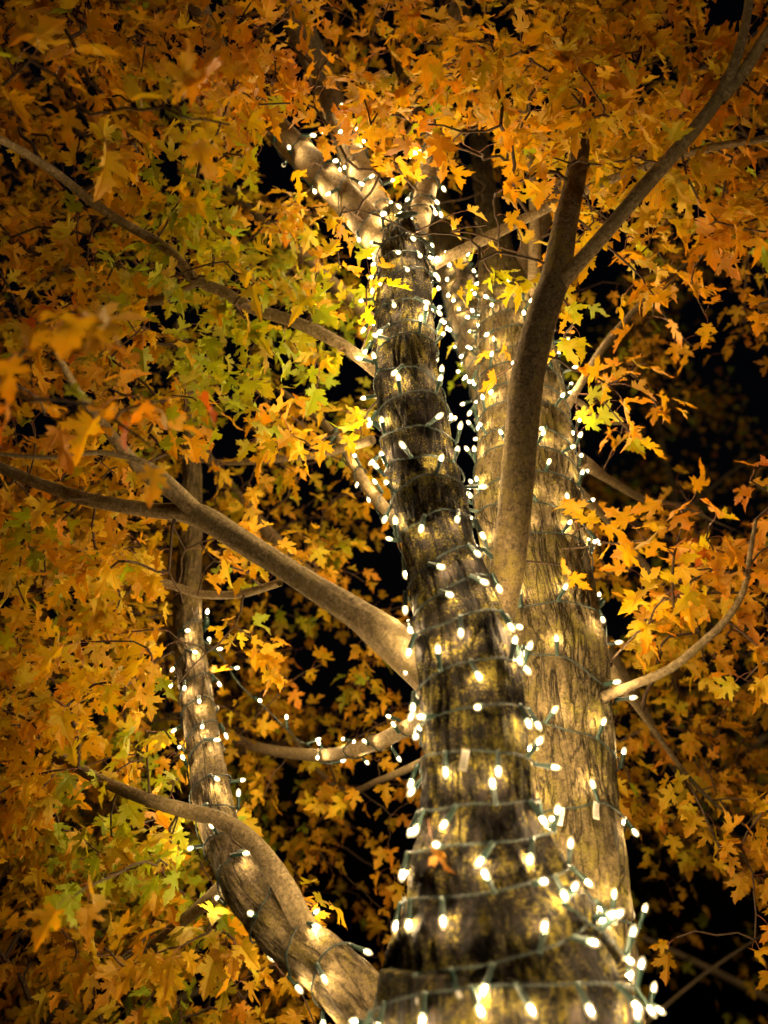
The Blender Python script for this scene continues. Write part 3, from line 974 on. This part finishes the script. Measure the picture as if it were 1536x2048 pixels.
ME_TAG = tag_mesh()
for root, wire in STRINGS:
    n = len(wire[0])
    for fr in (0.02, 0.985):
        k = min(n - 2, max(1, int(fr * n)))
        p, o = wire[0][k], wire[1][k]
        t = wire[0][k + 1] - wire[0][k - 1]
        g = link('plug', ME_PLUG, root)
        g.rotation_mode = 'QUATERNION'
        g.rotation_quaternion = Vector(t).normalized().to_track_quat('Z', 'Y')
        g.location = p - np.array(root.location) + o * 0.006


def hang_tag(root, wire, px, py):
    best = None
    for k in range(len(wire[0])):
        x, y, d = project(wire[0][k])
        if wire[1][k] @ FWD < 0.1:
            q = (x - px) ** 2 + (y - py) ** 2
            if best is None or q < best[0]:
                best = (q, k)
    k = best[1]
    p, o = wire[0][k], wire[1][k]
    g = link('paper_tag', ME_TAG, root)
    yv = Vector(-o).normalized(); zv = Vector((0.25, 0, 1)); zv = (zv - yv * zv.dot(yv)).normalized(); xv = yv.cross(zv)
    m = Matrix((xv, yv, zv)).transposed().to_4x4()
    m.translation = Vector(p + o * 0.006 - np.array(root.location))
    g.matrix_local = m


for root, wire in STRINGS:
    if 'tan furrowed stem below' in root['label']:
        hang_tag(root, wire, 1115, 1580); hang_tag(root, wire, 1198, 1640)
    if 'below its bare left branch' in root['label']:
        hang_tag(root, wire, 940, 1460)

# one withered leaf caught behind the wires on the front stem
p_, o_ = WF.surf(s_at(WF, 1690), 0.0, 0.0)
best = min((abs(project(WF.surf(s_at(WF, 1690), a, 0.01)[0])[0] - 862), a) for a in np.linspace(-1.6, 1.6, 60))
p_, o_ = WF.surf(s_at(WF, 1690), best[1], 0.012)
V, UV, F, nb, e = SHAPES[3]
Vc = V.copy(); Vc[:, 0] *= 0.55; Vc[:, 2] += 1.1 * V[:, 0] ** 2
me = mesh_np('caught_leaf', Vc, F, [M_LEAF1, M_PETIOLE], True, [0] * nb + [1] * (len(F) - nb))
ul = me.uv_layers.new(name='blade'); ul.data.foreach_set('uv', UV[F.ravel()].astype(np.float32).ravel())
cl = link('caught_leaf', me)
yv = Vector((0.45, 0, -1)).normalized(); zv = Vector(o_); zv = (zv - yv * zv.dot(yv)).normalized(); xv = yv.cross(zv)
m = Matrix((xv, yv, zv)).transposed().to_4x4() @ Matrix.Scale(0.05, 4)
m.translation = Vector(p_) - yv * 0.02
cl.matrix_world = m
cl.color = (0.26, 0.13, 0.02, 1)
tag(cl, 'withered brown leaf curled against the mossy front stem, caught behind the wires', 'leaf')


# ------------------------------------------------------------------ dim trees further off
def far_tree(label, base, height, spread, nleaf, seed, hues):
    rg = np.random.default_rng(seed)
    global tree
    root = thing('maple_tree', label, 'tree', tuple(base))
    save, tree = tree, root
    b = np.array(base)
    tp = [b + (0, 0, -0.05), b + (0.05, 0, height * 0.25), b + (-0.08, 0.05, height * 0.55), b + (0.05, 0, height)]
    wood('far%d' % seed, 'trunk', (tp, [0.16, 0.12, 0.08, 0.02]), M_BARK_TAN, sides=16, step=0.08)
    ends = []
    for k in range(16):
        u = 0.16 + 0.80 * k / 16
        an = k * 2.4 + seed
        a = b + np.array([0, 0, height * u])
        L = spread * (1.05 - 0.55 * u) * rg.uniform(0.8, 1.15)
        e1 = a + np.array([math.cos(an) * L * 0.5, math.sin(an) * L * 0.5, 0.25 * L])
        e2 = a + np.array([math.cos(an + .2) * L, math.sin(an + .2) * L, 0.42 * L])
        wood('far%d_%d' % (seed, k), 'branch', ([a, e1, e2], [0.045 * (1.1 - u), 0.028 * (1.1 - u), 0.006]), M_BARK_SMOOTH, sides=8, step=0.08)
        ends += [(a * (1 - q) + e1 * q if q < .5 else e1 * (1 - (q - .5) * 2) + e2 * (q - .5) * 2) for q in np.linspace(0.35, 1.0, 12)]
    cr = link('crown', None, root)
    VV, FF, MM, UU, CC, of = [], [], [], [], [], 0
    for k in range(nleaf):
        c = ends[rg.integers(len(ends))] + rg.normal(0, 0.20, 3)
        V, UV, F, nb, e = SHAPES[k % len(SHAPES)]
        d = rg.normal(0, 1, 3) + (0, 0, -0.6); d /= np.linalg.norm(d)
        nn = np.array([0, -0.5, 0.5]) + rg.normal(0, 0.5, 3); nn -= d * (nn @ d); nn /= np.linalg.norm(nn)
        Mx = np.stack([np.cross(d, nn), d, nn], 1) * rg.uniform(0.07, 0.11)
        VV.append(V @ Mx.T + c); FF.append(F + of); of += len(V)
        MM.append(np.array([0] * nb + [1] * (len(F) - nb))); UU.append(UV[F.ravel()])
        CC.append(np.tile([*leaf_colour(random.choice(hues)), random.random()], (len(V), 1)))
    me = mesh_np('foliage', local(np.vstack(VV), root), np.vstack(FF), [M_LEAFN, M_PETIOLE], True, np.concatenate(MM))
    ul = me.uv_layers.new(name='blade'); ul.data.foreach_set('uv', np.vstack(UU).astype(np.float32).ravel())
    ca = me.attributes.new('leaf_col', 'FLOAT_COLOR', 'POINT'); ca.data.foreach_set('color', np.vstack(CC).astype(np.float32).ravel())
    fo = link('foliage', me, cr); fo['kind'] = 'stuff'
    tree = save


far_tree('dim sparse tree standing off in the dark beyond the furrowed stem', (3.3, 7.0, 0), 10.5, 2.6, 3200, 3, 'gyo')
far_tree('dim orange tree in the dark beyond the crooked low limb', (-2.6, 7.2, 0), 6.5, 2.3, 1800, 4, 'oo')
